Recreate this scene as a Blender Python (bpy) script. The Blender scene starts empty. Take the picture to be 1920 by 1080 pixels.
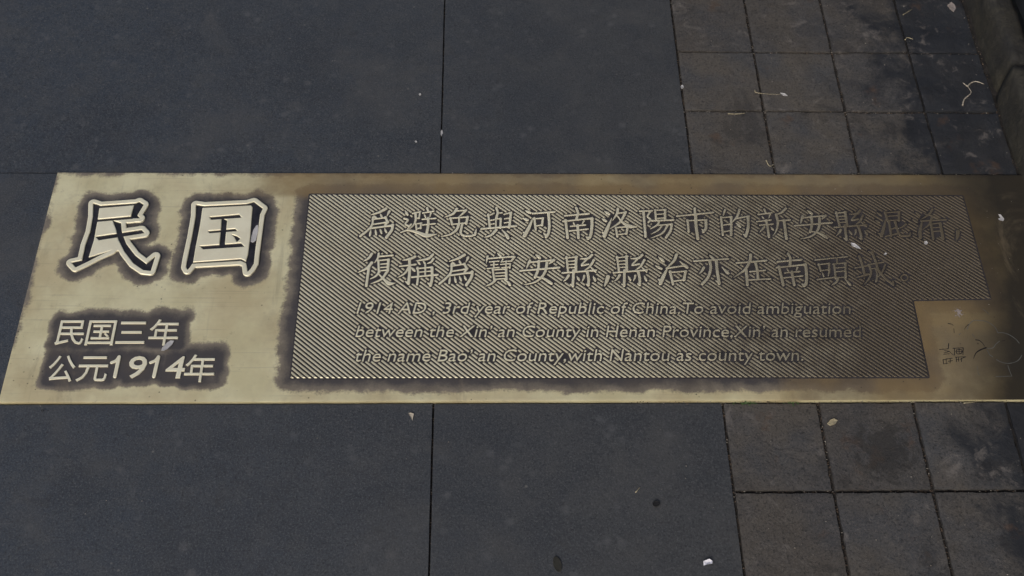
import bpy, math, random
import numpy as np
from mathutils import Vector, Matrix, noise as mnoise

random.seed(7); rng = np.random.default_rng(11)
S = bpy.context.scene
C = S.collection

# ------------------------------------------------------------------ camera
CF, CRX, CRY, CRZ, CH, CX, CY = 2143.904, 0.5760, -0.0226, -0.01474, 1.05919, 0.04893, -0.54633
def _R(rx, ry, rz):
    return Matrix.Rotation(rz, 3, 'Z') @ Matrix.Rotation(ry, 3, 'Y') @ Matrix.Rotation(rx, 3, 'X')
RM = _R(CRX, CRY, CRZ)
cam = bpy.data.cameras.new('camera'); cam_o = bpy.data.objects.new('camera', cam); C.objects.link(cam_o)
cam_o.matrix_world = Matrix.Translation((CX, CY, CH)) @ RM.to_4x4()
cam.sensor_width = 36; cam.lens = CF / 1920 * 36; cam.clip_start = 0.01; cam.clip_end = 500
cam.dof.use_dof = True; cam.dof.focus_distance = 1.22; cam.dof.aperture_fstop = 9
S.camera = cam_o

# ------------------------------------------------------------------ light
SUN_EL, SUN_ROT = math.radians(38), math.radians(208)
w = bpy.data.worlds.new('World'); S.world = w; w.use_nodes = True
nt = w.node_tree; bg = nt.nodes['Background']
sky = nt.nodes.new('ShaderNodeTexSky'); sky.sky_type = 'NISHITA'; sky.sun_disc = False
sky.sun_elevation = SUN_EL; sky.sun_rotation = SUN_ROT; sky.air_density = 1.0; sky.dust_density = 4.0; sky.ozone_density = 1.0
nt.links.new(sky.outputs[0], bg.inputs[0]); bg.inputs[1].default_value = 0.085
sun = bpy.data.lights.new('sun', 'SUN'); sun.energy = 1.2; sun.angle = math.radians(22); sun.color = (1.0, 0.94, 0.86)
sun_o = bpy.data.objects.new('sun', sun); C.objects.link(sun_o)
sd = Vector((math.sin(SUN_ROT) * math.cos(SUN_EL), math.cos(SUN_ROT) * math.cos(SUN_EL), math.sin(SUN_EL)))
sun_o.rotation_euler = sd.to_track_quat('Z', 'Y').to_euler(); sun_o.location = (-1, -2, 3)
vs = S.view_settings; vs.view_transform = 'Standard'; vs.look = 'None'; vs.gamma = 1; vs.exposure = 0.38; vs.use_curve_mapping = False

# ------------------------------------------------------------------ helpers
ZP = 0.0020          # top of the brass plate
ZL = ZP + 0.0011     # top of the raised lettering
def G(px, py, z=0.0):
    """a point of the 1920x1080 survey picture -> its place on the level plane z (metres)"""
    d = RM @ Vector(((px - 960) / CF, -(py - 540) / CF, -1.0))
    t = (z - CH) / d.z
    return (CX + d.x * t, CY + d.y * t)

def link(name, me, mat=None, parent=None):
    o = bpy.data.objects.new(name, me); C.objects.link(o)
    if mat is not None and len(me.materials) == 0: me.materials.append(mat)
    if parent is not None: o.parent = parent
    return o
def mesh(name, v, f, smooth=False):
    me = bpy.data.meshes.new(name); me.from_pydata([tuple(map(float, p)) for p in v], [], f)
    if smooth: me.polygons.foreach_set('use_smooth', [True] * len(me.polygons))
    me.update(); return me
def empty(name, loc=(0, 0, 0), parent=None):
    o = bpy.data.objects.new(name, None); C.objects.link(o); o.location = loc; o.empty_display_size = .05
    if parent is not None: o.parent = parent
    return o
def tag(o, label=None, cat=None, group=None, kind=None):
    if label: o['label'] = label
    if cat: o['category'] = cat
    if group: o['group'] = group
    if kind: o['kind'] = kind
    return o

# ------------------------------------------------------------------ node helpers
class N:
    def __init__(s, name):
        s.m = bpy.data.materials.new(name); s.m.use_nodes = True; s.t = s.m.node_tree
        s.b = s.t.nodes['Principled BSDF']
    def n(s, typ, **k):
        x = s.t.nodes.new(typ)
        for a, v in k.items(): setattr(x, a, v)
        return x
    def l(s, a, b): s.t.links.new(a, b)
    def pos(s): return s.n('ShaderNodeNewGeometry').outputs['Position']
    def val(s, sock, v):
        if hasattr(v, 'links') or hasattr(v, 'is_output'): s.l(v, sock)
        else: sock.default_value = v
    def noise(s, scale, detail=4, rough=.55, vec=None, dist=0, seed=0, stretch=None):
        x = s.n('ShaderNodeTexNoise'); x.inputs['Scale'].default_value = scale; x.inputs['Detail'].default_value = detail
        x.inputs['Roughness'].default_value = rough; x.inputs['Distortion'].default_value = dist
        v = vec or s.pos()
        mp = s.n('ShaderNodeMapping'); mp.inputs['Location'].default_value = (seed * 3.17, seed * 1.71, seed * .9)
        if stretch: mp.inputs['Scale'].default_value = stretch
        s.l(v, mp.inputs[0]); s.l(mp.outputs[0], x.inputs['Vector']); return x.outputs['Fac']
    def vor(s, scale, seed=0, feature='F1'):
        x = s.n('ShaderNodeTexVoronoi', feature=feature); x.inputs['Scale'].default_value = scale
        mp = s.n('ShaderNodeMapping'); mp.inputs['Location'].default_value = (seed * 3.17, seed * 1.71, 0)
        s.l(s.pos(), mp.inputs[0]); s.l(mp.outputs[0], x.inputs['Vector']); return x
    def math(s, op, a, b=None, c=None, clamp=False):
        x = s.n('ShaderNodeMath', operation=op); x.use_clamp = clamp
        s.val(x.inputs[0], a)
        if b is not None: s.val(x.inputs[1], b)
        if c is not None: s.val(x.inputs[2], c)
        return x.outputs[0]
    def mr(s, v, a, b, c=0, d=1, smooth=True):
        x = s.n('ShaderNodeMapRange'); x.interpolation_type = 'SMOOTHSTEP' if smooth else 'LINEAR'
        s.val(x.inputs[0], v)
        for i, q in enumerate((a, b, c, d)): x.inputs[i + 1].default_value = q
        return x.outputs[0]
    def mix(s, f, a, b, blend='MIX'):
        x = s.n('ShaderNodeMix', data_type='RGBA', blend_type=blend)
        s.val(x.inputs[0], f)
        for i, q in ((6, a), (7, b)):
            if isinstance(q, tuple): x.inputs[i].default_value = (*q, 1) if len(q) == 3 else q
            else: s.l(q, x.inputs[i])
        return x.outputs[2]
    def attr(s, name): return s.n('ShaderNodeAttribute', attribute_name=name).outputs['Fac']
    def sep(s, v):
        x = s.n('ShaderNodeSeparateXYZ'); s.l(v, x.inputs[0]); return x.outputs
    def bump(s, h, strength=.3, dist=.001, prev=None):
        x = s.n('ShaderNodeBump'); x.inputs['Strength'].default_value = strength; x.inputs['Distance'].default_value = dist
        s.l(h, x.inputs['Height'])
        if prev: s.l(prev, x.inputs['Normal'])
        return x.outputs[0]
    def out(s, color=None, rough=None, metal=None, normal=None, spec=None):
        for nm, v in (('Base Color', color), ('Roughness', rough), ('Metallic', metal), ('Normal', normal), ('Specular IOR Level', spec)):
            if v is None: continue
            if isinstance(v, tuple): s.b.inputs[nm].default_value = (*v, 1)
            else: s.val(s.b.inputs[nm], v)
        return s.m

BRASS = (0.84, 0.80, 0.60); BRASS2 = (0.76, 0.71, 0.52)
PATINA = (0.064, 0.059, 0.061); GRIME_SHADE = (0.075, 0.057, 0.038)  # last tone serves grime and the painted shade of the kerb end

def grime_shade_fac(m, bias=0.0):
    """foot-traffic grime plus painted-in shade, both deepening towards the kerb end of the plaque"""
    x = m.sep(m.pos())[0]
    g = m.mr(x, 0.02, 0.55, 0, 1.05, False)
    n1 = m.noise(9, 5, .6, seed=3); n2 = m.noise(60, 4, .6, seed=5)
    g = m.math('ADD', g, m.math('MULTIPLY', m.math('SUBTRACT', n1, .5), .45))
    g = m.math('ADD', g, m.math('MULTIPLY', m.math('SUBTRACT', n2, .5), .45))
    g = m.math('ADD', g, m.mr(x, .42, .66, 0, .25, False))  # extra shade painted into the brass at the far kerb end
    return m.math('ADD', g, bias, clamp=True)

def mat_letter(name, bias=0.0, bright=1.0):
    m = N(name)
    g = grime_shade_fac(m, bias)
    base = m.mix(m.mr(m.noise(35, 4, seed=1), .35, .7), tuple(c * bright for c in BRASS), tuple(c * bright for c in BRASS2))
    col = m.mix(m.mr(g, .15, 1.05, 0, .94), base, GRIME_SHADE)
    rough = m.mr(g, 0, 1, .42, .62, False)
    n = m.bump(m.noise(900, 3, .6), .25, .0003)
    return m.out(col, rough, m.mr(g, .2, 1.0, .35, .3, False), n)
M_LET = mat_letter('cast brass lettering')
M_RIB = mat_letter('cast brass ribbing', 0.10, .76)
M_BIG = mat_letter('cast brass big characters', -.05, 1.14)

def mat_plate():
    m = N('weathered brass plate')
    pat = m.attr('patina'); brown = m.attr('brown'); dark = m.attr('dark')
    nA = m.noise(70, 6, .65, seed=1); nB = m.noise(420, 4, .6, seed=2); nC = m.noise(18, 5, .55, seed=4)
    rag = m.math('ADD', m.math('MULTIPLY', m.math('SUBTRACT', nA, .5), .9), m.math('MULTIPLY', m.math('SUBTRACT', nB, .5), .35))
    p = m.math('ADD', pat, rag)
    p = m.math('ADD', p, m.math('MULTIPLY', m.math('SUBTRACT', nC, .5), .5))
    pf = m.mr(p, .30, .66)
    pin = m.mr(p, .50, 1.35)
    base = m.mix(m.mr(nC, .3, .7), (0.87, 0.81, 0.52), (0.72, 0.65, 0.39))
    base = m.mix(m.mr(m.noise(26, 6, .7, seed=9), .50, .75, 0, .40), base, (0.40, 0.335, 0.22))
    base = m.mix(m.mr(m.noise(6.5, 5, .65, seed=93), .42, .64, 0, .65), base, (0.60, 0.49, 0.28))
    sc1 = m.noise(300, 2, .5, seed=71, stretch=(.03, 1.0, 1)); sc2 = m.noise(260, 2, .5, seed=72, stretch=(1.0, .05, 1))
    base = m.mix(m.mr(sc1, .60, .74, 0, .18), base, (0.30, 0.26, 0.18)); base = m.mix(m.mr(sc2, .64, .78, 0, .10), base, (0.25, 0.21, 0.15))
    base = m.mix(m.mr(m.noise(90, 5, .75, seed=73), .60, .74, 0, .35), base, (0.22, 0.18, 0.12))
    halo = m.mix(pin, (0.235, 0.205, 0.160), PATINA)
    halo = m.mix(m.mr(m.noise(40, 4, seed=12), .4, .75, 0, .5), halo, (0.10, 0.085, 0.07))
    col = m.mix(pf, base, halo)
    bf = m.mr(m.math('ADD', brown, m.math('MULTIPLY', m.math('SUBTRACT', m.noise(24, 6, .65, seed=21), .5), .8)), .05, 1.0)
    col = m.mix(m.math('MULTIPLY', bf, .9), col, m.mix(m.mr(m.noise(12, 3, seed=6), .35, .65), (0.235, 0.168, 0.080), (0.160, 0.122, 0.076)))
    df = m.mr(m.math('ADD', dark, m.math('MULTIPLY', m.math('SUBTRACT', m.noise(30, 6, .7, seed=15), .5), .34)), -.02, .82, 0, 1, False)  # shade and dark reflection at the kerb end, painted into the plate colour
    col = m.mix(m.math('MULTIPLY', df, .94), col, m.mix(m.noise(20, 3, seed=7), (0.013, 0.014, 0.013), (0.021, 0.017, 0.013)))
    col = m.mix(m.mr(m.noise(16, 6, .72, seed=81, dist=.8, stretch=(1.0, .35, 1)), .57, .70, 0, .30), col, (0.24, 0.195, 0.13))
    # pinprick pits and spots
    v = m.vor(120, 1); spot = m.mr(v.outputs['Distance'], .05, .15, 1, 0)
    sel = m.mr(m.noise(25, 2, seed=31), .52, .62)
    col = m.mix(m.math('MULTIPLY', m.math('MULTIPLY', spot, sel), .75), col, (0.03, 0.026, 0.022))
    covered = m.math('MAXIMUM', m.math('MAXIMUM', pf, m.math('MULTIPLY', bf, .8)), df)
    rough = m.mr(covered, 0, 1, .46, .62, False)
    rough = m.math('ADD', rough, m.math('MULTIPLY', m.math('SUBTRACT', nB, .5), .12))
    metal = m.mr(covered, 0, 1, .42, .2, False)
    scr = m.noise(120, 3, .6, seed=8, stretch=(.08, 1.6, 1))
    n = m.bump(scr, .12, .0004); n = m.bump(nB, .2, .0003, n)
    return m.out(col, rough, metal, n)
M_PLATE = mat_plate()

def mat_simple(name, col, rough=.6, metal=0, bumps=(400, .3, .0004), var=.25):
    m = N(name)
    c = m.mix(m.mr(m.noise(bumps[0] * .25, 4), .3, .7), tuple(q * (1 - var) for q in col), tuple(q * (1 + var) for q in col))
    return m.out(c, rough, metal, m.bump(m.noise(bumps[0], 4, .6), bumps[1], bumps[2]))
M_INLAY = mat_simple('black enamel inlay', (0.020, 0.018, 0.021), .42, 0, (500, .5, .0005), .5)
M_RECESS = mat_simple('dark patina recess', (0.042, 0.038, 0.040), .6, .2)

def mat_slab():
    m = N('honed dark slab stone')
    oi = m.n('ShaderNodeObjectInfo').outputs['Random']
    x = m.sep(m.pos())[0]
    warm = m.mr(m.math('ADD', x, m.math('MULTIPLY', m.noise(3, 3, seed=2), .4)), -.3, .6)
    base = m.mix(warm, (0.035, 0.045, 0.061), (0.051, 0.053, 0.056))
    base = m.mix(m.mr(m.noise(55, 5, .65, seed=3), .42, .72, 0, .5), base, (0.066, 0.070, 0.074))
    base = m.mix(m.mr(m.noise(9, 5, .6, seed=4), .4, .7, 0, .6), base, (0.026, 0.031, 0.040))
    base = m.mix(m.mr(m.noise(520, 4, .8, seed=5), .48, .68, 0, .9), base, (0.11, 0.115, 0.12))
    base = m.mix(m.mr(m.noise(420, 3, .7, seed=15), .50, .72, 0, .85), base, (0.012, 0.014, 0.018))
    # pale grit flecks, sparse
    v = m.vor(75, 3); sp = m.mr(v.outputs['Distance'], .06, .14, 1, 0)
    sel = m.mr(m.noise(31, 3, seed=6), .60, .66)
    base = m.mix(m.math('MULTIPLY', m.math('MULTIPLY', sp, sel), .5), base, (0.24, 0.235, 0.22))
    v2 = m.vor(26, 7); sp2 = m.mr(m.math('ADD', v2.outputs['Distance'], m.math('MULTIPLY', m.noise(120, 4, seed=8), .25)), .15, .34, 1, 0)
    base = m.mix(m.math('MULTIPLY', sp2, m.mr(m.noise(14, 2, seed=9), .55, .65, 0, .45)), base, (0.125, 0.125, 0.13))
    base = m.mix(m.mr(oi, 0, 1, 0, .38), base, (0.028, 0.033, 0.042))
    v3 = m.vor(48, 11); sp3 = m.mr(m.math('ADD', v3.outputs['Distance'], m.math('MULTIPLY', m.noise(200, 4, seed=18), .35)), .22, .50, 1, 0)
    base = m.mix(m.math('MULTIPLY', sp3, m.mr(m.noise(33, 2, seed=19), .45, .6, 0, .55)), base, (0.085, 0.090, 0.098))
    base = m.mix(m.mr(m.noise(130, 5, .7, seed=20), .54, .70, 0, .5), base, (0.020, 0.024, 0.030))
    base = m.mix(m.mr(m.noise(7, 6, .7, seed=91, dist=.5), .48, .70, 0, .40), base, (0.072, 0.073, 0.074))
    base = m.mix(m.mr(m.noise(24, 5, .7, seed=92, dist=.9), .60, .72, 0, .35), base, (0.030, 0.031, 0.034))
    n = m.bump(m.noise(170, 6, .7, seed=10), .55, .0009); n = m.bump(m.noise(900, 3, .7), .35, .0005, n)
    return m.out(base, m.mr(m.noise(40, 3, seed=11), .3, .7, .62, .8), 0, n, .35)
M_SLAB = mat_slab()

def mat_tile():
    m = N('cleft dark paving tile')
    oi = m.n('ShaderNodeObjectInfo').outputs['Random']
    pos = m.sep(m.pos()); x = pos[0]
    base = m.mix(m.mr(m.noise(13, 5, .6, seed=41), .35, .65), (0.055, 0.058, 0.064), (0.082, 0.074, 0.064))
    base = m.mix(m.mr(oi, 0, 1, 0, .4), base, (0.042, 0.038, 0.036))
    base = m.mix(m.mr(m.noise(80, 6, .7, seed=42, stretch=(1, 1.6, 1)), .47, .72, 0, .5), base, (0.10, 0.094, 0.090))
    base = m.mix(m.mr(m.noise(600, 3, .7, seed=43), .48, .72, 0, .55), base, (0.13, 0.12, 0.11))
    base = m.mix(m.mr(m.noise(380, 3, .7, seed=44), .48, .72, 0, .75), base, (0.012, 0.012, 0.014))
    # bluish black tarry soiling near the kerb
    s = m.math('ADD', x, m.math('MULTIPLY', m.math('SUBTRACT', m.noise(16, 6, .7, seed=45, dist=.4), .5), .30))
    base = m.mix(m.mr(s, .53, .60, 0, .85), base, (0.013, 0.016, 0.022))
    base = m.mix(m.mr(m.noise(11, 6, .75, seed=46, dist=.7), .58, .66, 0, .42), base, (0.022, 0.021, 0.021))
    base = m.mix(m.mr(m.noise(38, 6, .75, seed=47, dist=.6), .56, .70, 0, .55), base, (0.17, 0.155, 0.145))
    base = m.mix(m.mr(m.noise(22, 4, .6, seed=48), .62, .74, 0, .5), base, (0.085, 0.05, 0.03))
    px_ = m.n('ShaderNodeVectorMath', operation='DISTANCE'); m.l(m.pos(), px_.inputs[0]); px_.inputs[1].default_value = (*G(1655, 845), 0)
    st = m.math('ADD', px_.outputs['Value'], m.math('MULTIPLY', m.math('SUBTRACT', m.noise(45, 6, .75, seed=95, dist=1.2), .5), .115))
    base = m.mix(m.mr(st, .022, .036, .65, 0), base, (0.026, 0.025, 0.024))
    v = m.vor(95, 5); sp = m.mr(v.outputs['Distance'], .05, .13, 1, 0)
    base = m.mix(m.math('MULTIPLY', sp, m.mr(m.noise(40, 3, seed=49), .60, .66, 0, .55)), base, (0.33, 0.30, 0.26))
    n = m.bump(m.noise(45, 6, .68, seed=50, dist=.5), .55, .0030); n = m.bump(m.noise(520, 4, .7), .45, .0007, n)
    return m.out(base, m.mr(m.noise(30, 3, seed=51), .3, .7, .50, .78), 0, n, .4)
M_TILE = mat_tile()

def mat_kerb():
    m = N('rough kerb stone')
    base = m.mix(m.mr(m.noise(16, 5, .65, seed=61), .35, .65), (0.033, 0.031, 0.024), (0.021, 0.021, 0.021))
    base = m.mix(m.mr(m.noise(90, 6, .7, seed=62), .45, .75, 0, .5), base, (0.070, 0.065, 0.052))
    z = m.sep(m.pos())[2]
    base = m.mix(m.mr(m.noise(450, 3, .7, seed=64), .5, .8, 0, .6), base, (0.02, 0.02, 0.022))
    n = m.bump(m.noise(40, 6, .7, seed=65, dist=.6), .8, .005); n = m.bump(m.noise(420, 4, .7), .5, .0008, n)
    return m.out(base, .85, 0, n, .3)
M_KERB = mat_kerb()
M_WALL = mat_simple('dark wall stone', (0.020, 0.024, 0.034), .85, 0, (60, .8, .004), .4)
M_JOINT = mat_simple('gritty joint dirt', (0.017, 0.015, 0.014), .95, 0, (500, 1.0, .002), .5)
M_GROUND = mat_simple('far paving', (0.06, 0.06, 0.064), .85, 0, (40, .6, .004), .3)
M_GRIT = mat_simple('pale grit', (0.28, 0.26, 0.23), .8, 0)
M_GRIT2 = mat_simple('brown crumbs', (0.085, 0.062, 0.046), .9, 0)
M_STRAW = mat_simple('dry straw', (0.34, 0.30, 0.20), .6, 0)
M_ROOT = mat_simple('dry rootlet', (0.42, 0.38, 0.31), .7, 0)
M_WHITE = mat_simple('white paper', (0.72, 0.73, 0.80), .6, 0, (300, .2, .0003), .06)
M_FLAKE = mat_simple('white flake', (0.42, 0.42, 0.43), .6, 0, (300, .4, .0004), .1)
M_GREEN = mat_simple('small green leaves', (0.045, 0.11, 0.02), .6, 0)
M_GUM = mat_simple('black gum', (0.006, 0.006, 0.007), .7, 0)
M_INK = mat_simple('black marker ink', (0.012, 0.010, 0.010), .6, 0)
M_SCRATCH = mat_simple('pale scratch', (0.115, 0.12, 0.115), .55, .3)
M_SMEAR = mat_simple('dried pale spill', (0.24, 0.21, 0.20), .8, 0)

# ------------------------------------------------------------------ paving
ground = link('ground', mesh('ground', [(-60, -60, -.035), (60, -60, -.035), (60, 60, -.035), (-60, 60, -.035)], [(0, 1, 2, 3)]), M_GROUND)
tag(ground, kind='structure')

def nz(x, y, s, seed=0.): return mnoise.noise(Vector((x * s + seed * 7.3, y * s - seed * 3.1, seed)))
def piece_mesh(x0, x1, y0, y1, nx, ny, seed, chip=.0005, rough=.0003, tilt=.0004, depth=.025):
    """one stone: uneven top grid with worn, chipped arrises and sides"""
    v = []; f = []; ring = .0022
    xs = [0, ring] + [ring + (x1 - x0 - 2 * ring) * i / nx for i in range(1, nx)] + [x1 - x0 - ring, x1 - x0]
    ys = [0, ring] + [ring + (y1 - y0 - 2 * ring) * i / ny for i in range(1, ny)] + [y1 - y0 - ring, y1 - y0]
    r = random.Random(seed); tx, ty, dz = r.uniform(-tilt, tilt), r.uniform(-tilt, tilt), r.uniform(-tilt, tilt)
    W, H = len(xs), len(ys)
    for j, b in enumerate(ys):
        for i, a in enumerate(xs):
            X, Y = x0 + a, y0 + b; fx, fy = a / (x1 - x0) - .5, b / (y1 - y0) - .5
            z = dz + tx * fx * 2 + ty * fy * 2 + rough * (nz(X, Y, 18, seed) + .5 * nz(X, Y, 55, seed))
            e = chip * (.5 + .9 * abs(nz(X, Y, 70, seed + 2)) + 1.2 * max(0, nz(X, Y, 190, seed + 5)))
            if i == 0: X += e
            if i == W - 1: X -= e
            if j == 0: Y += e
            if j == H - 1: Y -= e
            if i in (0, W - 1) or j in (0, H - 1): z -= e * .10
            v.append((X, Y, z))
    for j in range(H - 1):
        for i in range(W - 1): f.append((j * W + i, j * W + i + 1, (j + 1) * W + i + 1, (j + 1) * W + i))
    b = [i for i in range(W)] + [j * W + W - 1 for j in range(1, H)] + [(H - 1) * W + i for i in range(W - 2, -1, -1)] + [j * W for j in range(H - 2, 0, -1)]
    n0 = len(v); L = len(b)
    v += [v[k] for k in b]; v += [(v[k][0], v[k][1], -depth) for k in b]
    for k in range(L): f.append((n0 + (k + 1) % L, n0 + k, n0 + L + k, n0 + L + (k + 1) % L))
    return mesh('stone', v, f, True)

pave = link('pavement', mesh('pavement', [(-2.1, -1.5, -.0036), (.74, -1.5, -.0036), (.74, 2.1, -.0036), (-2.1, 2.1, -.0036)], [(0, 1, 2, 3)]), M_JOINT)
tag(pave, kind='structure')
KX = 0.6916
YT = 0.3012
def mx(*p): return sum(G(a, b)[0] for a, b in p) / len(p)
topc = [mx((832, 0), (828, 325)), mx((1255, 0), (1272, 99), (1297, 328)), mx((1397, 0), (1411, 98), (1453, 325)), mx((1536, 0), (1561, 98), (1612, 330)), .5995, KX]
botc = [mx((811, 760), (806, 1078)), mx((1356, 760), (1375.5, 922), (1394.5, 1080)), mx((1538, 760), (1562, 921), (1590, 1080)), mx((1713, 760), (1747.6, 918), (1786, 1080)), .5985, KX]
PLX0 = (G(105, 325, ZP)[0] + G(0, 753, ZP)[0]) / 2
sid = 0
def slab(x0, x1, y0, y1, g=.0006, **k):
    global sid; sid += 1
    nx = max(4, int((x1 - x0) / .02)); ny = max(4, int((y1 - y0) / .02))
    return link('paving_slab', piece_mesh(x0 + g, x1 - g, y0 + g, y1 - g, nx, ny, sid, **k), M_SLAB, pave)
def tile(x0, x1, y0, y1, g=.0009, **k):
    global sid; sid += 1
    return link('paving_tile', piece_mesh(x0 + g, x1 - g, y0 + g, y1 - g, 18, 18, sid, **k), M_TILE, pave)
gy = .0006
ye = YT + gy
# behind the plaque: slabs 0.6 m deep, tiles in rows of 0.1 m
for r, (ya, yb) in enumerate(((ye, ye + .6), (ye + .6, ye + 1.2), (ye + 1.2, ye + 1.75))):
    slab(topc[0], topc[1], ya, yb)
    slab(topc[0] - .6, topc[0], ya, yb); slab(topc[0] - 1.2, topc[0] - .6, ya, yb); slab(topc[0] - 2.0, topc[0] - 1.2, ya, yb)
for r in range(9):
    for c in range(4):
        hard = c >= 2
        tile(topc[c + 1], topc[c + 2], ye + .1 * r, ye + .1 * (r + 1), chip=.0012, rough=.0006 if c < 2 else .0022, tilt=.0005)
# in front of the plaque
yf = -gy
for r, (ya, yb) in enumerate(((yf - .6, yf), (yf - 1.2, yf - .6))):
    slab(botc[0], botc[1], ya, yb)
    slab(botc[0] - .6, botc[0], ya, yb); slab(botc[0] - 1.2, botc[0] - .6, ya, yb); slab(botc[0] - 2.0, botc[0] - 1.2, ya, yb)
for r in range(6):
    for c in range(4):
        tile(botc[c + 1], botc[c + 2], yf - .1 * (r + 1), yf - .1 * r, chip=.0012, rough=.0006 if c < 3 else .002, tilt=.0005)
# beside the left end of the plaque
slab(PLX0 - .6, PLX0 + .0002, yf, ye); slab(PLX0 - 1.5, PLX0 - .6, yf, ye)

# ------------------------------------------------------------------ kerb and wall
def rock_block(x0, x1, y0, y1, z0, z1, n, seed, amp):
    """rough hewn block: subdivided box with noise on every face"""
    v = []; f = []; idx = {}
    def P(i, j, k):
        key = (i, j, k)
        if key in idx: return idx[key]
        X, Y, Z = x0 + (x1 - x0) * i / n[0], y0 + (y1 - y0) * j / n[1], z0 + (z1 - z0) * k / n[2]
        q = Vector((X * 22 + seed, Y * 22, Z * 22)); d = mnoise.noise_vector(q) * amp + mnoise.noise_vector(q * 3.1) * amp * .45
        edges = (i in (0, n[0])) + (j in (0, n[1])) + (k in (0, n[2]))
        c = Vector(((x0 + x1) / 2, (y0 + y1) / 2, (z0 + z1) / 2)); p = Vector((X, Y, Z))
        if edges >= 2:
            if i in (0, n[0]): p.x += (.5 - (i > 0)) * 2 * amp * .8
            if j in (0, n[1]): p.y += (.5 - (j > 0)) * 2 * amp * .8
            if k in (0, n[2]): p.z += (.5 - (k > 0)) * 2 * amp * .8
        p += d
        idx[key] = len(v); v.append(p); return idx[key]
    for a in range(n[1]):
        for b in range(n[2]):
            f.append((P(0, a, b), P(0, a, b + 1), P(0, a + 1, b + 1), P(0, a + 1, b))); f.append((P(n[0], a, b), P(n[0], a + 1, b), P(n[0], a + 1, b + 1), P(n[0], a, b + 1)))
    for a in range(n[0]):
        for b in range(n[2]):
            f.append((P(a, 0, b), P(a + 1, 0, b), P(a + 1, 0, b + 1), P(a, 0, b + 1))); f.append((P(a, n[1], b), P(a, n[1], b + 1), P(a + 1, n[1], b + 1), P(a + 1, n[1], b)))
    for a in range(n[0]):
        for b in range(n[1]):
            f.append((P(a, b, n[2]), P(a + 1, b, n[2]), P(a + 1, b + 1, n[2]), P(a, b + 1, n[2]))); f.append((P(a, b, 0), P(a, b + 1, 0), P(a + 1, b + 1, 0), P(a + 1, b, 0)))
    return mesh('block', v, f, True)

kerb = tag(empty('stone_kerb', (KX + .04, .4, 0)), 'low rough brown stone kerb along the right edge beside the small tiles', 'kerb')
KY = G(1868, 175)[1]
for k, (ya, yb, xo, zt) in enumerate(((-1.4, -.75, 0, .052), (-.745, -.10, .002, .055), (-.096, KY - .002, -.001, .054), (KY + .003, KY + .55, .0035, .052), (KY + .555, KY + 1.2, .001, .054), (KY + 1.205, 2.0, 0, .05))):
    o = link('kerb_stone', rock_block(KX + .003 + xo, KX + .036, ya, yb, -.03, zt, (4, max(20, int((yb - ya) / .012)), 8), 5 + k * 3.3, .0026), M_KERB, kerb)
    o.matrix_parent_inverse = Matrix.Translation((-(KX + .04), -.4, 0))
wall = tag(empty('stone_wall', (KX + .2, .4, 0)), 'dark blue stone wall rising behind the kerb at the top right corner', 'wall')
for r in range(9):
    y = -1.5 - (.3 if r % 2 else 0); k = 0
    while y < 2.2:
        L = .55 + .15 * math.sin(r * 3 + k * 5)
        o = link('stone_block', rock_block(KX + .030, KX + .32, y + .004, y + L - .004, (.056 if r == 0 else .0) + .002 + r * .28, (r + 1) * .28 - .002, (3, 10, 6), 60 + r * 7 + k, .003), M_WALL, wall)
        o.matrix_parent_inverse = Matrix.Translation((-(KX + .2), -.4, 0))
        y += L; k += 1

# ------------------------------------------------------------------ lettering geometry
def catmull(P, W, step):
    P = np.array(P, float); W = np.array(W, float)
    if len(P) == 1: return P, W
    Q = np.vstack([2 * P[0] - P[1], P, 2 * P[-1] - P[-2]]); out = []; ow = []
    for i in range(len(P) - 1):
        p0, p1, p2, p3 = Q[i:i + 4]; n = max(2, int(np.linalg.norm(p2 - p1) / step))
        t = np.linspace(0, 1, n, endpoint=False)[:, None]
        c = .5 * (2 * p1 + (p2 - p0) * t + (2 * p0 - 5 * p1 + 4 * p2 - p3) * t ** 2 + (3 * p1 - p0 - 3 * p2 + p3) * t ** 3)
        out.append(c); ow.append(W[i] + (W[i + 1] - W[i]) * t[:, 0])
    out.append(P[-1:]); ow.append(W[-1:])
    return np.vstack(out), np.concatenate(ow)
PROF = {'h': ((0, .95), (.15, .82), (.8, .85), (.93, 1.15), (1, .9)), 'v': ((0, 1.1), (.15, .98), (.8, 1.0), (1, 1.05)),
        'p': ((0, 1.05), (.4, .95), (.75, .6), (1, .14)), 'q': ((0, .2), (.35, .6), (.85, 1.15), (1, .85)),
        'n': ((0, .35), (.3, .6), (.72, 1.25), (1, .12)), 'd': ((0, .12), (.6, 1.0), (1, .75)), 't': ((0, 1), (1, 1))}
def strokes_to_samples(txt, ox, oy, sc, z, step=.00025):
    """calligraphic strokes 'type+width x y x y ...' surveyed off the plaque -> discs (x, y, r) in metres"""
    R = []
    for st in txt.split(';'):
        a = st.split()
        if not a: continue
        typ, wd = a[0][0], float(a[0][1:]); pts = [(float(a[i]) / sc + ox, float(a[i + 1]) / sc + oy) for i in range(1, len(a), 2)]
        g = [G(x, y, z) for x, y in pts]
        mm = 1 / (sc * .0503 * (pts[0][1] + 2850) / .1)
        P, _ = catmull(g, [1] * len(g), step)
        s = np.concatenate([[0], np.cumsum(np.linalg.norm(np.diff(P, axis=0), axis=1))]); s /= max(s[-1], 1e-9)
        pr = PROF[typ]; wv = np.interp(s, [q[0] for q in pr], [q[1] for q in pr]) * wd * mm * .47
        R.append(np.column_stack([P, wv]))
    return np.vstack(R)
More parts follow.
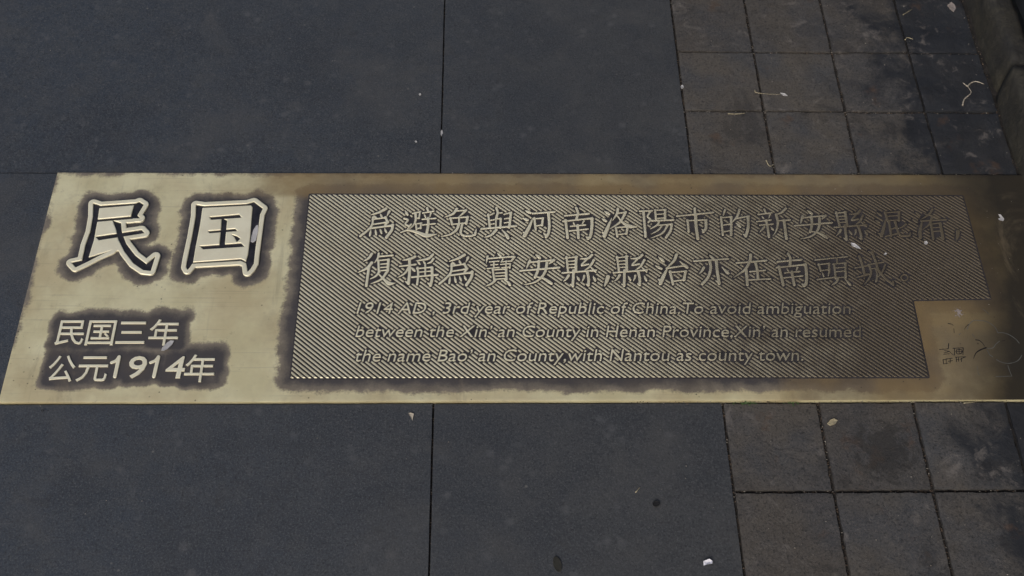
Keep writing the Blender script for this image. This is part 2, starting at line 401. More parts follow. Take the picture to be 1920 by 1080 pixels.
def sdf_discs(D, x0, y0, nx, ny, cell):
    X = x0 + np.arange(nx) * cell; Y = y0 + np.arange(ny) * cell
    out = np.full((ny, nx), .01)
    for x, y, r in D:
        R = r + .0022
        i0, i1 = max(0, int((x - R - x0) / cell)), min(nx, int((x + R - x0) / cell) + 2)
        j0, j1 = max(0, int((y - R - y0) / cell)), min(ny, int((y + R - y0) / cell) + 2)
        if i1 <= i0 or j1 <= j0: continue
        d = np.hypot(X[None, i0:i1] - x, Y[j0:j1, None] - y) - r
        np.minimum(out[j0:j1, i0:i1], d, out=out[j0:j1, i0:i1])
    return out
def sdf_poly(P, X, Y):
    """signed distance to a polygon, negative inside; X, Y grids"""
    P = np.array(P); d = np.full(X.shape, 1e9); ins = np.zeros(X.shape, bool)
    for a, b in zip(P, np.roll(P, -1, 0)):
        e = b - a; wx, wy = X - a[0], Y - a[1]; t = np.clip((wx * e[0] + wy * e[1]) / (e @ e), 0, 1)
        d = np.minimum(d, np.hypot(wx - e[0] * t, wy - e[1] * t))
        c = ((a[1] > Y) != (b[1] > Y)); xi = a[0] + (Y - a[1]) * e[0] / (e[1] if e[1] else 1e-12)
        ins ^= c & (X < xi)
    return np.where(ins, -d, d)
def mesh_from_sdf(F, x0, y0, cell, ztop, zbase, bw, bh):
    """raised solid over F<0: contoured outline, rounded top edge, vertical sides"""
    ny, nx = F.shape; v = []; f = []; node = {}; cut = {}; low = {}
    ins = F < 0
    def nd(j, i):
        k = (j, i)
        if k not in node:
            t = max(0., 1 + F[j, i] / bw); node[k] = len(v); v.append((x0 + i * cell, y0 + j * cell, ztop - bh * t * t))
        return node[k]
    def ct(a, b):
        k = (a, b) if a < b else (b, a)
        if k not in cut:
            fa, fb = F[k[0]], F[k[1]]; t = fa / (fa - fb)
            x = x0 + (k[0][1] + (k[1][1] - k[0][1]) * t) * cell; y = y0 + (k[0][0] + (k[1][0] - k[0][0]) * t) * cell
            cut[k] = len(v); v.append((x, y, ztop - bh)); low[cut[k]] = None
        return cut[k]
    walls = []
    cells = np.argwhere(ins[:-1, :-1] | ins[1:, :-1] | ins[:-1, 1:] | ins[1:, 1:])
    for j, i in cells.tolist():
        cr = ((j, i), (j, i + 1), (j + 1, i + 1), (j + 1, i)); poly = []; kinds = []
        for q in range(4):
            a, b = cr[q], cr[(q + 1) % 4]; ia, ib = ins[a], ins[b]
            if ia: poly.append(nd(*a)); kinds.append(0)
            if ia != ib: poly.append(ct(a, b)); kinds.append(1 if ia else 2)
        if len(poly) >= 3: f.append(tuple(poly))
        n = len(poly)
        for q in range(n):
            if kinds[q] == 1 and kinds[(q + 1) % n] == 2: walls.append((poly[q], poly[(q + 1) % n]))
    ntop = len(f); up = {}
    def dupv(a):
        if a not in up:
            up[a] = len(v); x, y, z = v[a]; v.append((x, y, z)); v.append((x, y, zbase))
        return up[a]
    for a, b in walls:
        p, q = dupv(a), dupv(b); f.append((q, p, p + 1, q + 1))
    return mesh('relief', v, f, True)

# the running text of the plaque (regular script), surveyed stroke by stroke
GL = {
 'wei': (670, 375, "p34 345 100 270 140 155 178;d28 192 180 230 215;d28 275 160 295 200;q30 355 190 388 128;v28 190 205 175 300 110 372 35 430;h20 180 230 345 205;v32 338 205 365 262;h20 175 290 345 265;v26 370 258 335 300;h26 140 338 430 300;v36 425 295 412 360 350 445;d30 165 345 150 425;d30 215 345 228 412;d28 270 340 292 395;d28 325 335 350 385"),
 'bi': (670, 375, "d34 570 120 605 175;t24 560 218 608 235 578 285 628 312;p24 645 290 590 365;n48 522 385 610 360 720 385 830 422 960 405;h20 665 158 760 135;v22 752 140 742 215;h18 705 220 745 208;p30 700 150 700 240 672 300 620 350;v24 705 285 712 350;h18 700 285 775 272;v24 765 275 760 335;h18 712 342 765 328;v28 838 92 852 135;h20 785 152 920 130;d24 800 162 820 205;p22 885 150 868 205;h20 780 228 945 215;h20 785 295 935 280;v34 850 215 852 290 835 390"),
 'mian': (670, 375, "p34 1195 102 1150 160 1045 205;h20 1180 128 1310 118;p28 1308 118 1270 155 1215 200;v28 1118 215 1140 290;h20 1110 215 1330 200;v32 1325 200 1308 280;h18 1140 288 1300 272;v24 1222 205 1222 285;p34 1222 280 1190 355 1110 410 1000 435;v30 1262 280 1240 385;t28 1240 385 1268 422 1360 428 1412 412;p30 1412 415 1430 340"),
 'yu': (670, 375, "v28 1572 170 1592 330;p20 1640 155 1570 188;h16 1590 242 1645 232;h16 1590 290 1645 280;v30 1670 92 1685 150 1668 215;h16 1685 155 1740 148;v20 1665 230 1665 320;h18 1668 225 1725 215;v28 1722 220 1718 330;h18 1762 168 1850 145;v32 1845 150 1825 325;h16 1768 222 1830 212;h16 1765 272 1825 262;h28 1490 342 1910 308;p34 1668 355 1610 415 1522 447;q40 1735 355 1780 400 1812 455"),
 'he': (970, 375, "d38 90 122 160 150;d38 60 212 128 238;p48 88 425 140 330 190 212;d30 65 380 95 395;h26 185 158 450 138;v34 375 150 385 300 375 395 345 440;d28 310 390 350 425;v28 205 215 222 350;h20 200 222 315 212;v28 308 215 298 300;h20 222 308 298 295"),
 'nan': (970, 375, "v32 708 92 728 150 712 225;h26 570 185 860 160;h24 550 252 905 215;v34 580 240 605 450;v38 898 218 895 330 878 430 850 460;d26 820 435 858 455;d22 668 258 688 292;p22 800 250 775 292;h20 640 312 820 295;h20 625 368 850 345;v34 725 300 735 450"),
 'luo': (970, 375, "d38 1045 128 1105 168;d38 1012 218 1068 250;p48 1045 428 1085 330 1135 215;d30 1012 380 1045 398;p32 1208 102 1195 165 1142 245;h20 1200 158 1300 142;p32 1302 142 1235 260 1110 345;n42 1205 190 1265 265 1345 310 1442 320;v28 1185 330 1200 435;h20 1180 328 1330 315;v30 1325 318 1310 400;h20 1200 412 1318 398"),
 'yang': (970, 375, "h24 1468 130 1620 125;v32 1515 135 1540 435;t24 1602 130 1565 192 1600 232 1575 262;v26 1655 115 1665 228;h18 1650 120 1785 112;v30 1775 115 1775 225;h14 1670 168 1765 162;h16 1665 218 1770 210;h24 1618 245 1878 236;p26 1705 250 1680 295 1595 345;h20 1680 300 1862 285;v32 1855 288 1840 365 1788 445;p22 1740 300 1690 360 1602 408;p26 1805 300 1740 395 1600 455"),
 'shi': (1260, 375, "v32 275 98 278 170;h26 60 190 498 145;v38 285 170 290 300 312 460;v30 188 240 202 375;h20 180 245 420 232;v36 408 240 408 335 378 378;d22 355 345 385 368"),
 'de': (1260, 375, "p26 638 115 612 195;v28 590 200 612 415;h20 590 210 720 195;v32 712 200 712 415;h18 610 298 700 285;h18 620 378 705 362;p32 812 112 785 190 722 268;h22 770 218 930 188;v36 915 195 915 330 888 430;d22 848 402 885 425;d36 768 270 822 318"),
 'xin': (1260, 375, "v24 1110 108 1125 150;h20 1035 170 1200 150;d20 1078 185 1102 220;p20 1180 165 1162 218;h20 1020 255 1190 235;h20 1055 298 1215 285;v30 1130 240 1145 300 1165 440;p28 1110 320 1050 388;d26 1185 318 1218 355;p32 1368 98 1310 150 1235 170;p32 1252 170 1272 270 1250 370 1212 428;h22 1270 245 1422 235;v36 1345 240 1358 330 1375 460"),
 'an': (950, 460, "d40 345 102 402 150;p32 280 180 262 220 238 278;h24 262 202 560 172;p36 568 172 510 218;v34 388 185 378 290 342 380;q38 340 372 440 392 540 455;p34 485 205 468 300 420 380 335 440 205 470;h26 162 302 635 262"),
 'xian': (950, 460, "v28 720 135 738 312;h20 710 150 850 132;v34 835 132 832 295;h15 740 188 820 182;h15 740 227 820 222;h15 745 265 820 260;h24 670 328 1078 295;v34 805 300 795 485;d24 758 460 790 478;p32 745 358 720 395 680 432;d30 842 365 872 415;p32 1025 112 980 150 880 160;t22 965 165 900 235 985 222;p30 1048 175 1000 250 930 300;d26 1005 252 1072 318;v34 968 310 985 400 982 475;p28 932 362 925 395 905 430;d34 1038 362 1065 422;d22 950 458 980 475"),
 'hun': (1540, 375, "d34 665 142 722 185;d34 648 235 702 268;p44 722 425 748 340 775 225;d28 680 392 720 410;v30 765 145 800 250;h20 760 150 942 135;v30 935 140 932 242;h16 800 190 925 182;h18 800 242 932 235;v30 812 250 840 425;h20 835 348 892 328;h24 778 432 910 400;v32 888 260 928 395;t30 928 395 962 424 1055 425;p26 1062 425 1075 380;p24 1018 285 985 312 930 338"),
 'yao': (1540, 375, "d34 1130 142 1182 182;d34 1092 228 1152 262;p42 1190 445 1188 360 1215 240;d28 1162 385 1190 405;p30 1335 108 1290 170 1195 232;q30 1232 160 1310 180 1400 220;h22 1200 248 1500 232;p30 1330 205 1300 285 1218 352;h18 1325 285 1430 270;v30 1320 295 1345 460;v36 1428 275 1448 380 1462 460;h15 1345 328 1425 322;h15 1350 372 1430 366;d22 1415 435 1452 455"),
 'fu': (660, 460, "p34 238 98 200 150 132 190;p36 238 205 180 268 68 325;v34 205 250 192 340 172 482;p28 322 95 310 150 268 208;h24 320 130 492 115;v28 318 180 322 312;h18 318 178 450 165;v34 438 170 430 300;h15 345 222 430 215;h15 345 262 430 256;h18 330 302 430 292;p28 330 312 285 365 215 402;p32 418 318 350 405 225 458;n42 325 345 390 410 448 455 520 450"),
 'cheng': (660, 460, "p32 758 130 700 158 605 175;v36 690 160 692 300 678 455;h22 570 248 768 225;p30 690 250 630 335 540 387;d34 708 258 752 302;d24 635 425 668 450;p34 970 108 915 155 768 182;d28 782 182 815 222;d26 850 178 882 222;p28 978 158 950 195 902 215;v22 880 230 880 362;h20 778 275 960 258;v28 788 265 795 360 782 465;v36 960 262 962 390 942 478;h24 720 378 1032 348;h15 810 318 950 305;d24 900 445 940 468"),
 'bao': (660, 460, "d30 1742 88 1790 130;p28 1628 128 1612 212;h22 1622 155 1950 130;p28 1952 135 1908 185;h15 1650 195 1765 185;h14 1665 232 1752 225;h16 1622 275 1768 262;v20 1705 190 1702 265;h15 1790 195 1925 182;p18 1812 162 1788 205;v18 1852 185 1848 255;h15 1785 225 1905 216;v18 1900 225 1895 270;h14 1800 265 1900 256;v26 1690 285 1708 405;h18 1690 292 1860 278;v30 1850 285 1855 402;h14 1725 330 1840 324;h14 1725 366 1840 360;h16 1715 402 1850 395;p32 1725 408 1680 452 1602 488;q34 1825 408 1875 440 1898 475"),
 'zhi': (1220, 460, "d38 92 132 158 190;d38 52 238 132 278;p48 118 452 160 360 208 258;d30 85 398 122 418;p36 312 108 280 182 192 272;h24 192 272 420 238;q40 350 188 442 262;v32 235 310 270 462;h22 228 322 432 305;v34 420 310 402 412;h22 272 428 410 408"),
 'yi': (1220, 460, "d34 702 108 758 158;h26 522 185 935 158;v34 712 190 722 270 690 380 620 462;v38 790 180 800 300 825 455;d24 775 415 812 440;p32 640 262 615 305 580 342;q40 855 255 932 332"),
 'zai': (1220, 460, "p36 1202 108 1190 190 1130 290 998 382;h26 1032 208 1392 178;v36 1145 285 1155 380 1162 468;v32 1262 210 1282 300 1290 400;h22 1195 312 1378 295;h24 1168 412 1442 398"),
 'tou': (1440, 460, "h20 570 172 728 155;v26 610 222 635 300;h18 602 228 745 212;v28 735 215 735 295;h18 635 302 742 285;d22 648 315 672 370;p22 738 308 722 375;h20 590 408 812 378;h18 742 152 958 132;v20 832 148 830 205;h18 778 222 942 205;v26 795 220 815 392;v28 930 210 935 382;h14 820 268 920 258;h14 825 312 925 303;h16 810 388 940 375;p28 842 400 820 440 762 476;q32 915 390 955 430 990 472"),
 'cheng2': (1440, 460, "v32 1098 128 1130 220 1162 350;h20 1048 268 1192 240;q28 1055 385 1215 340;h20 1200 228 1388 198;p30 1215 228 1238 320 1210 400 1148 477;v34 1252 82 1290 180 1332 300 1418 400 1500 462;p28 1505 470 1500 412;h16 1242 278 1292 268;v24 1298 275 1312 350 1300 430;p24 1408 228 1370 320 1288 412;d20 1200 68 1255 92"),
 'comma': (950, 460, "p48 1218 372 1200 430 1172 492"),
}
ring = "t20 " + " ".join("%.0f %.0f" % (1640 + 40 * math.cos(a), 383 + 36 * math.sin(a)) for a in np.linspace(0, 2 * math.pi, 13))
GL['period'] = (1440, 460, ring)
# copies of the same character elsewhere in the text: (key, anchor in its own survey, anchor where it recurs), picture units
def off(key, a, ox, oy, b):
    o = GL[key]; p, q = G(o[0] + a[0] / 6.4, o[1] + a[1] / 6.4, ZL), G(ox + b[0] / 6.4, oy + b[1] / 6.4, ZL)
    return (q[0] - p[0], q[1] - p[1])
Z0 = (0., 0.)
TEXT = [(k, Z0) for k in GL]
TEXT += [('wei', off('wei', (35, 430), 660, 460, (1050, 457))), ('nan', off('nan', (605, 450), 1440, 460, (185, 472))),
         ('xian', off('xian', (670, 325), 950, 460, (1282, 322))), ('xian', off('xian', (805, 480), 1540, 375, (312, 468))),
         ('an', off('an', (165, 300), 1260, 375, (1478, 303))), ('comma', off('comma', (1218, 372), 1540, 375, (1642, 372)))]

CELL = .00036
PX0, PY0 = G(545, 712, ZL)[0] - .004, G(545, 712, ZL)[1]
PX1, PY1 = .668, G(600, 360, ZL)[1] + .004
NX, NY = int((PX1 - PX0) / CELL), int((PY1 - PY0) / CELL)
MASK = np.zeros((NY, NX), bool)
plaque = tag(empty('brass_plaque', (.1, .15, 0)), 'long weathered brass plaque with raised Chinese and English lettering set flush into the dark paving', 'plaque')
def put(name, me, mat, parent=plaque):
    o = link(name, me, mat, parent)
    if parent is plaque: o.matrix_parent_inverse = Matrix.Translation((-.1, -.15, 0))
    return o
SAMP = {k: strokes_to_samples(t[2], t[0], t[1], 6.4, ZL) for k, t in GL.items()}
for key, (dx, dy) in TEXT:
    D = SAMP[key] + np.array([dx, dy, 0])
    a, b = D[:, :2].min(0) - .004, D[:, :2].max(0) + .004
    i0, j0 = int((a[0] - PX0) / CELL), int((a[1] - PY0) / CELL)
    nx, ny = int((b[0] - a[0]) / CELL) + 1, int((b[1] - a[1]) / CELL) + 1
    F = sdf_discs(D, PX0 + i0 * CELL, PY0 + j0 * CELL, nx, ny, CELL)
    put('punctuation_mark' if key in ('comma', 'period') else 'character',
        mesh_from_sdf(F, PX0 + i0 * CELL, PY0 + j0 * CELL, CELL, ZL, ZP - .0005, .0004, .00022), M_LET)
    jj, ii = np.nonzero(F < 0); jj = jj + j0; ii = ii + i0
    ok = (jj >= 0) & (jj < NY) & (ii >= 0) & (ii < NX); MASK[jj[ok], ii[ok]] = True

# English lines and the gothic date, from the type built into Blender
def text_mesh(body, ext=.02, bev=.012, shear=0., offset=0.):
    c = bpy.data.curves.new('type', 'FONT'); c.body = body; c.extrude = ext; c.bevel_depth = bev; c.bevel_resolution = 1
    c.shear = shear; c.offset = offset; c.resolution_u = 3
    o = bpy.data.objects.new('type', c); C.objects.link(o)
    bpy.context.view_layer.update()
    me = bpy.data.meshes.new_from_object(o.evaluated_get(bpy.context.evaluated_depsgraph_get()))
    bpy.data.objects.remove(o); bpy.data.curves.remove(c)
    me.polygons.foreach_set('use_smooth', [False] * len(me.polygons)); me.materials.clear()
    return me
def coords(me):
    a = np.empty(len(me.vertices) * 3); me.vertices.foreach_get('co', a); return a.reshape(-1, 3)
def setco(me, a):
    me.vertices.foreach_set('co', a.astype(np.float32).ravel()); me.update()
def relief_z(z):
    lo, hi = z.min(), z.max(); t = (z - lo) / (hi - lo)
    return (ZP - .0005) + t * (ZL - ZP + .0005)
def raster(me):
    a = coords(me); me.calc_loop_triangles()
    for t in me.loop_triangles:
        p = a[list(t.vertices)]
        if p[:, 2].min() < ZL - .0001: continue
        q = (p[:, :2] - (PX0, PY0)) / CELL
        i0, j0 = np.floor(q.min(0)).astype(int) ; i1, j1 = np.ceil(q.max(0)).astype(int) + 1
        X, Y = np.meshgrid(np.arange(i0, i1), np.arange(j0, j1))
        e = [(q[(k + 1) % 3, 0] - q[k, 0]) * (Y - q[k, 1]) - (q[(k + 1) % 3, 1] - q[k, 1]) * (X - q[k, 0]) for k in range(3)]
        m = ((e[0] >= -.3) & (e[1] >= -.3) & (e[2] >= -.3)) | ((e[0] <= .3) & (e[1] <= .3) & (e[2] <= .3))
        X, Y = X[m], Y[m]; ok = (X >= 0) & (X < NX) & (Y >= 0) & (Y < NY); MASK[Y[ok], X[ok]] = True
LINES = [("1914 AD , 3rd year of Republic of China.To avoid ambiguation", (668, 587.3), (1597, 587.6)),
         ("between the Xin\u2019 an County in Henan Province,Xin\u2019 an resumed", (666, 631.3), (1619, 631.5)),
         ("the name Bao\u2019 an County,with Nantou as county town.", (666, 677.3), (1507, 675.5))]
def tw(s): return coords(text_mesh(s, 0, 0))[:, 0].max()
BARW = tw('|')
for body, pa, pb in LINES:
    A, B = np.array(G(*pa, ZL)), np.array(G(*pb, ZL)); full = text_mesh(body, 0, 0, .2); fc = coords(full)
    sx = (B[0] - A[0]) / (fc[:, 0].max() - fc[:, 0].min()); X_ = A[0] - fc[:, 0].min() * sx
    sy = .0208
    words = body.split(' ')
    k = 0
    for wd in words:
        pre = body[:k]; offx = tw(pre + '|') - BARW if pre else 0.
        k += len(wd) + 1
        me = text_mesh(wd, .02, .005, .2, -.010); a = coords(me)
        a[:, 0] = X_ + (a[:, 0] + offx) * sx; a[:, 1] = A[1] + (B[1] - A[1]) * (a[:, 0] - A[0]) / (B[0] - A[0]) + a[:, 1] * sy
        a[:, 2] = relief_z(a[:, 2]); setco(me, a); raster(me)
        put('punctuation_mark' if wd == ',' else 'word', me, M_LET)
# date: every character fitted to its own surveyed box (left, right, top, bottom in a 5.19x enlargement)
DATE = [('民', 212, 487, 158, 395), ('国', 508, 783, 158, 398), ('三', 808, 1090, 170, 382), ('年', 1118, 1408, 148, 400),
        ('公', 130, 390, 500, 755), ('元', 418, 715, 508, 752), ('1', 768, 832, 505, 720), ('9', 905, 1085, 505, 722), ('1', 1148, 1215, 505, 720), ('4', 1280, 1468, 508, 720), ('年', 1468, 1762, 490, 757)]
SMALL = []
for ch, l, r, t, b in DATE:
    dig = ch.isdigit()
    if ch == '1':
        D = strokes_to_samples("t38 %d %d %d %d;t30 %d %d %d %d %d %d" % (r + 15, t + 8, l + 38, b - 18, l + 5, t + 62, l + 45, t + 45, r + 10, t + 14), 60, 570, 5.19, ZL)
        q0, q1 = D[:, :2].min(0) - .004, D[:, :2].max(0) + .004; k1, k2 = ((q1 - q0) / CELL).astype(int) + 1
        put('digit', mesh_from_sdf(sdf_discs(D, q0[0], q0[1], k1, k2, CELL), q0[0], q0[1], CELL, ZL, ZP - .0005, .0004, .00022), M_BIG)
        SMALL.append((q0[0] + .004, q1[0] - .004, q0[1] + .004, q1[1] - .004)); continue
    me = text_mesh(ch, .02, .008, 0.0, -.006 if not dig else .000); a = coords(me)
    lb, rb = G(60 + l / 5.19, 570 + b / 5.19, ZL), G(60 + r / 5.19, 570 + b / 5.19, ZL); tp = G(60 + l / 5.19, 570 + t / 5.19, ZL)
    mn, mxx = a.min(0), a.max(0)
    wd = rb[0] - lb[0]
    if ch == '1': wd = .0135
    if ch == '三' or ch == '公' or ch == '年' or ch == '元': pass
    a[:, 0] = lb[0] + (a[:, 0] - mn[0]) / (mxx[0] - mn[0]) * wd; a[:, 1] = lb[1] + (a[:, 1] - mn[1]) / (mxx[1] - mn[1]) * (tp[1] - lb[1])
    if dig: a[:, 0] += (a[:, 1] - lb[1]) * .06
    a[:, 2] = relief_z(a[:, 2]); setco(me, a)
    put('digit' if dig else 'character', me, M_BIG)
    SMALL.append((lb[0], lb[0] + wd, lb[1], tp[1]))

# the two big characters: raised outline with a black incised body
BIG = {'min': (110, [[(388,182),(460,215),(438,370),(395,600),(335,795),(262,828),(300,650),(355,500),(385,330)],
                     [(395,183),(470,208),(870,180),(905,165),(958,198),(885,318),(915,352),(805,354),(848,206),(458,238)],
                     [(430,364),(812,328),(835,358),(430,392)], [(412,558),(930,480),(968,520),(450,600)],
                     [(605,375),(700,405),(712,520),(760,640),(860,770),(985,865),(1088,778),(1035,945),(950,935),(840,860),(740,730),(670,590),(645,480)],
                     [(140,850),(262,823),(335,792),(595,712),(450,775),(330,838),(190,905)]],
               [[(400,200),(850,200),(830,350),(640,380),(680,560),(720,700),(640,725),(340,810)], [(640,385),(700,400),(715,500),(690,520)]]),
       'guo': (320, [[(285,198),(358,228),(330,430),(285,650),(250,850),(215,905),(190,932),(172,900),(185,820),(240,560),(280,330)],
                     [(290,199),(380,212),(860,188),(935,165),(1038,243),(930,240),(905,208),(350,236)],
                     [(935,165),(1038,243),(1005,310),(980,500),(950,720),(935,860),(900,920),(865,955),(858,900),(845,840),(870,760),(895,560),(920,240)],
                     [(240,847),(700,815),(790,808),(850,840),(858,862),(790,832),(245,863)],
                     [(435,338),(770,308),(800,345),(455,370)], [(420,495),(725,468),(752,497),(435,520)], [(572,350),(635,375),(605,685),(545,685),(568,450)],
                     [(325,665),(790,630),(832,672),(365,702)], [(685,535),(740,550),(785,580),(745,620),(720,570)]],
               [[(280,205),(930,205),(870,845),(220,870)]])}
BIGPTS = []
ZB = ZP + .0022
for key, (ox, polys, fill) in BIG.items():
    g = lambda P: [G(ox + x / 6, 350 + y / 6, ZB) for x, y in P]
    pg = [g(P) for P in polys]; allp = np.array([p for P in pg for p in P]); BIGPTS += [tuple(p) for P in pg for p in P]
    c = .00045; a = allp.min(0) - .009; b = allp.max(0) + .009; nx, ny = ((b - a) / c).astype(int)
    X, Y = np.meshgrid(a[0] + np.arange(nx) * c, a[1] + np.arange(ny) * c)
    g1 = np.minimum.reduce([sdf_poly(P, X, Y) for P in pg]); fl = np.minimum.reduce([sdf_poly(g(P), X, Y) for P in fill])
    plat = np.minimum(g1 - .0054, fl); F = np.maximum(plat, -g1)
    o = put('character', mesh_from_sdf(F, a[0], a[1], c, ZB, ZP - .0005, .0008, .00045), M_BIG)
    o['label'] = 'big raised character with black incised strokes'
    il = link('enamel_inlay', mesh_from_sdf(g1 - .0006, a[0], a[1], c * 1.0, ZP + .0007, ZP - .0004, .0004, .0001), M_INLAY, o)
    bp = np.argwhere(plat < 0)[::40]; BIGPTS += [(a[0] + i * c, a[1] + j * c) for j, i in bp]

# ------------------------------------------------------------------ ribs of the text panel
def disc(r): return [(j, i) for j in range(-r, r + 1) for i in range(-r, r + 1) if i * i + j * j <= r * r + 1]
def dil(M, r):
    O = np.zeros_like(M); H, W = M.shape
    ring = [q for q in disc(r)]
    # only the rim of the disc matters once the shape itself is kept
    rim = [q for q in ring if q[0] ** 2 + q[1] ** 2 > (r - 1.6) ** 2] + [(0, 0)] + disc(max(1, r // 2))[::3]
    for j, i in rim:
        O[max(0, j):H + min(0, j), max(0, i):W + min(0, i)] |= M[max(0, -j):H + min(0, -j), max(0, -i):W + min(0, -i)]
    return O
HALO = ~dil(~dil(MASK, 10), 7)
HALO = dil(MASK, 4) | HALO
panel = [G(*p, ZL) for p in ((581, 364), (1805, 367), (1857, 559), (1711, 561.5), (1741, 706), (545, 708.5))]
PITCH_X = .00611; SL = -.864; ANG = math.atan(-SL); RW = .00092
u = np.array([math.cos(ANG), -math.sin(ANG)]); nrm = np.array([-u[1], u[0]])
P = np.array(panel); v = []; f = []
offs = P @ nrm; stepn = PITCH_X * math.sin(ANG)
def clipline(c):
    ts = []
    for a, b in zip(P, np.roll(P, -1, 0)):
        da, db = a @ nrm - c, b @ nrm - c
        if (da < 0) != (db < 0):
            q = a + (b - a) * da / (da - db); ts.append((q @ u, b - a))
    ts.sort(key=lambda q: q[0]); return ts
c = offs.min() + stepn * .3
prof = ((-1, 0, -.0005), (-1, 0, .80), (-.82, 0, .97), (-.3, 0, 1.), (.3, 0, 1.), (.82, 0, .97), (1, 0, .80), (1, 0, -.0005))
while c < offs.max():
    ts = clipline(c)
    for (t0, e0), (t1, e1) in zip(ts[::2], ts[1::2]):
        n = max(2, int((t1 - t0) / (CELL * .8))); tt = np.linspace(t0, t1, n); X = np.outer(tt, u) + c * nrm
        ii = np.clip(((X[:, 0] - PX0) / CELL).astype(int), 0, NX - 1); jj = np.clip(((X[:, 1] - PY0) / CELL).astype(int), 0, NY - 1)
        free = ~HALO[jj, ii]; k = 0
        while k < n:
            if not free[k]: k += 1; continue
            s = k
            while k < n and free[k]: k += 1
            if tt[k - 1] - tt[s] < .0015: continue
            base = len(v)
            for end, (tv, ed, at_edge) in enumerate(((tt[s], e0, s == 0), (tt[k - 1], e1, k == n))):
                sgn = 1 if end == 0 else -1
                inner = []
                for q, _, h in prof:
                    lat = q * RW; al = 0.
                    if at_edge:      # ends follow the edge of the panel
                        d = ed / np.linalg.norm(ed); al = lat * (d @ u) / (d @ nrm)
                    z = ZP - .0005 if h < 0 else ZP + (ZL - ZP) * h
                    inner.append((*(u * (tv + al) + nrm * (c + lat)), z))
                if end == 0: v += inner
                # rounded end: a lower ring at the very end, full height 0.5 mm in
                for q in range(8):
                    x_, y_, z_ = inner[q]
                    v.append((x_ + u[0] * sgn * .0011, y_ + u[1] * sgn * .0011, z_)) if end == 0 else None
                if end == 1:
                    v += [(x_ - u[0] * .0011, y_ - u[1] * .0011, z_) for x_, y_, z_ in inner]; v += inner
            for R_ in (0, 24):   # drop the outermost rings
                for q in range(1, 7):
                    x_, y_, z_ = v[base + R_ + q]; v[base + R_ + q] = (x_, y_, ZP + (z_ - ZP) * .40)
            for r_ in range(3):
                for q in range(7):
                    A_ = base + r_ * 8 + q; f.append((A_, A_ + 1, A_ + 9, A_ + 8)[::-1])
            f.append(tuple(base + q for q in range(8))); f.append(tuple(base + 24 + q for q in range(7, -1, -1)))
    c += stepn
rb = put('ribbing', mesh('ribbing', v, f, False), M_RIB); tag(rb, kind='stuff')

# ------------------------------------------------------------------ plate
PA = PLX0; PB = KX + .012
nx, ny = 480, 126
xs = np.concatenate([[PA, PA + .0012], np.linspace(PA + .003, PB - .003, nx - 4), [PB - .0012, PB]])
ys = np.concatenate([[0.0004, .0016], np.linspace(.0035, YT - .0035, ny - 4), [YT - .0016, YT - .0004]])
X, Y = np.meshgrid(xs, ys); Zt = np.full(X.shape, ZP)
edge = np.minimum.reduce([X - PA, PB - X, Y - .0004, YT - .0004 - Y]); Zt -= np.clip(1 - edge / .0007, 0, 1) * .00022
v = np.column_stack([X.ravel(), Y.ravel(), Zt.ravel()]).tolist(); f = []
H, W = X.shape
for j in range(H - 1):
    for i in range(W - 1): f.append((j * W + i, j * W + i + 1, (j + 1) * W + i + 1, (j + 1) * W + i))
b = [i for i in range(W)] + [j * W + W - 1 for j in range(1, H)] + [(H - 1) * W + i for i in range(W - 2, -1, -1)] + [j * W for j in range(H - 2, 0, -1)]
n0 = len(v); L = len(b); v += [list(v[k]) for k in b]; v += [[v[k][0], v[k][1], -.0034] for k in b]
f += [(n0 + (k + 1) % L, n0 + k, n0 + L + k, n0 + L + (k + 1) % L) for k in range(L)]
me = mesh('plate', v, f, True)
def sm(x, a, b):
    t = np.clip((x - a) / (b - a), 0, 1); return t * t * (3 - 2 * t)
big = np.array(BIGPTS); dbig = np.full(X.shape, 1.)
for k in range(0, len(big), 60):
    q = big[k:k + 60]; dbig = np.minimum(dbig, np.sqrt(((X[..., None] - q[:, 0]) ** 2 + (Y[..., None] - q[:, 1]) ** 2).min(-1)))
dsm = np.full(X.shape, 1.)
for x0, x1, y0, y1 in SMALL:
    dx = np.maximum(np.maximum(x0 - X, X - x1 - .004), 0); dy = np.maximum(np.maximum(y0 - Y, (Y - y1) * .62), 0); dsm = np.minimum(dsm, np.hypot(dx, dy))
dpan = sdf_poly(panel, X, Y)
wob = np.array([[nz(x, y, 30, 4) for x in xs] for y in ys]) * .0035 + np.array([[nz(x, y, 75, 5) for x in xs] for y in ys]) * .002
pR = .0165 + 0 * X
pat = np.maximum.reduce([1.55 - (dbig + wob) / .0132, 1.5 - (dsm + wob) / .0092, 1.5 - (dpan + wob) / .0165])
pat = np.maximum(pat, (1 - sm(edge + wob * 1.2, -.002, .014)) * .62 * sm(Y, .03, .09))
pat = np.clip(pat, 0, 1.6)
# top margin is tarnished brown from the big characters rightwards; bottom strip stays polished until it tapers out
top = sm(Y, YT - .045, YT - .028) * sm(X, -.33, -.10)
botc_ = sm(X, .33, .40)
brown = np.clip(np.maximum(top * .95, np.maximum(botc_ * .75, sm(X, .52, .6) * .7)), 0, 1)
brown = np.where((Y < .018 - .012 * sm(X, -.1, .34)) & (X < .36), 0, brown)
cx_, cy_ = G(1790, 690, ZP); gold = np.exp(-(((X - cx_) / .055) ** 2 + ((Y - .02) / .045) ** 2))
brown = np.clip(brown + sm(X, .44, .50) * .35 - gold * .30, 0, 1.2)
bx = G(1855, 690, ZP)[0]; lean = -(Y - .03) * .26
dark = sm(X + lean, bx - .055, bx + .045) * .95  # mask for the painted shade over the kerb end of the plate
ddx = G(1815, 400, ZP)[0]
dark = np.maximum(dark, np.clip((X - ddx + .10) / .17, 0, 1) * sm(Y, .09, .15))
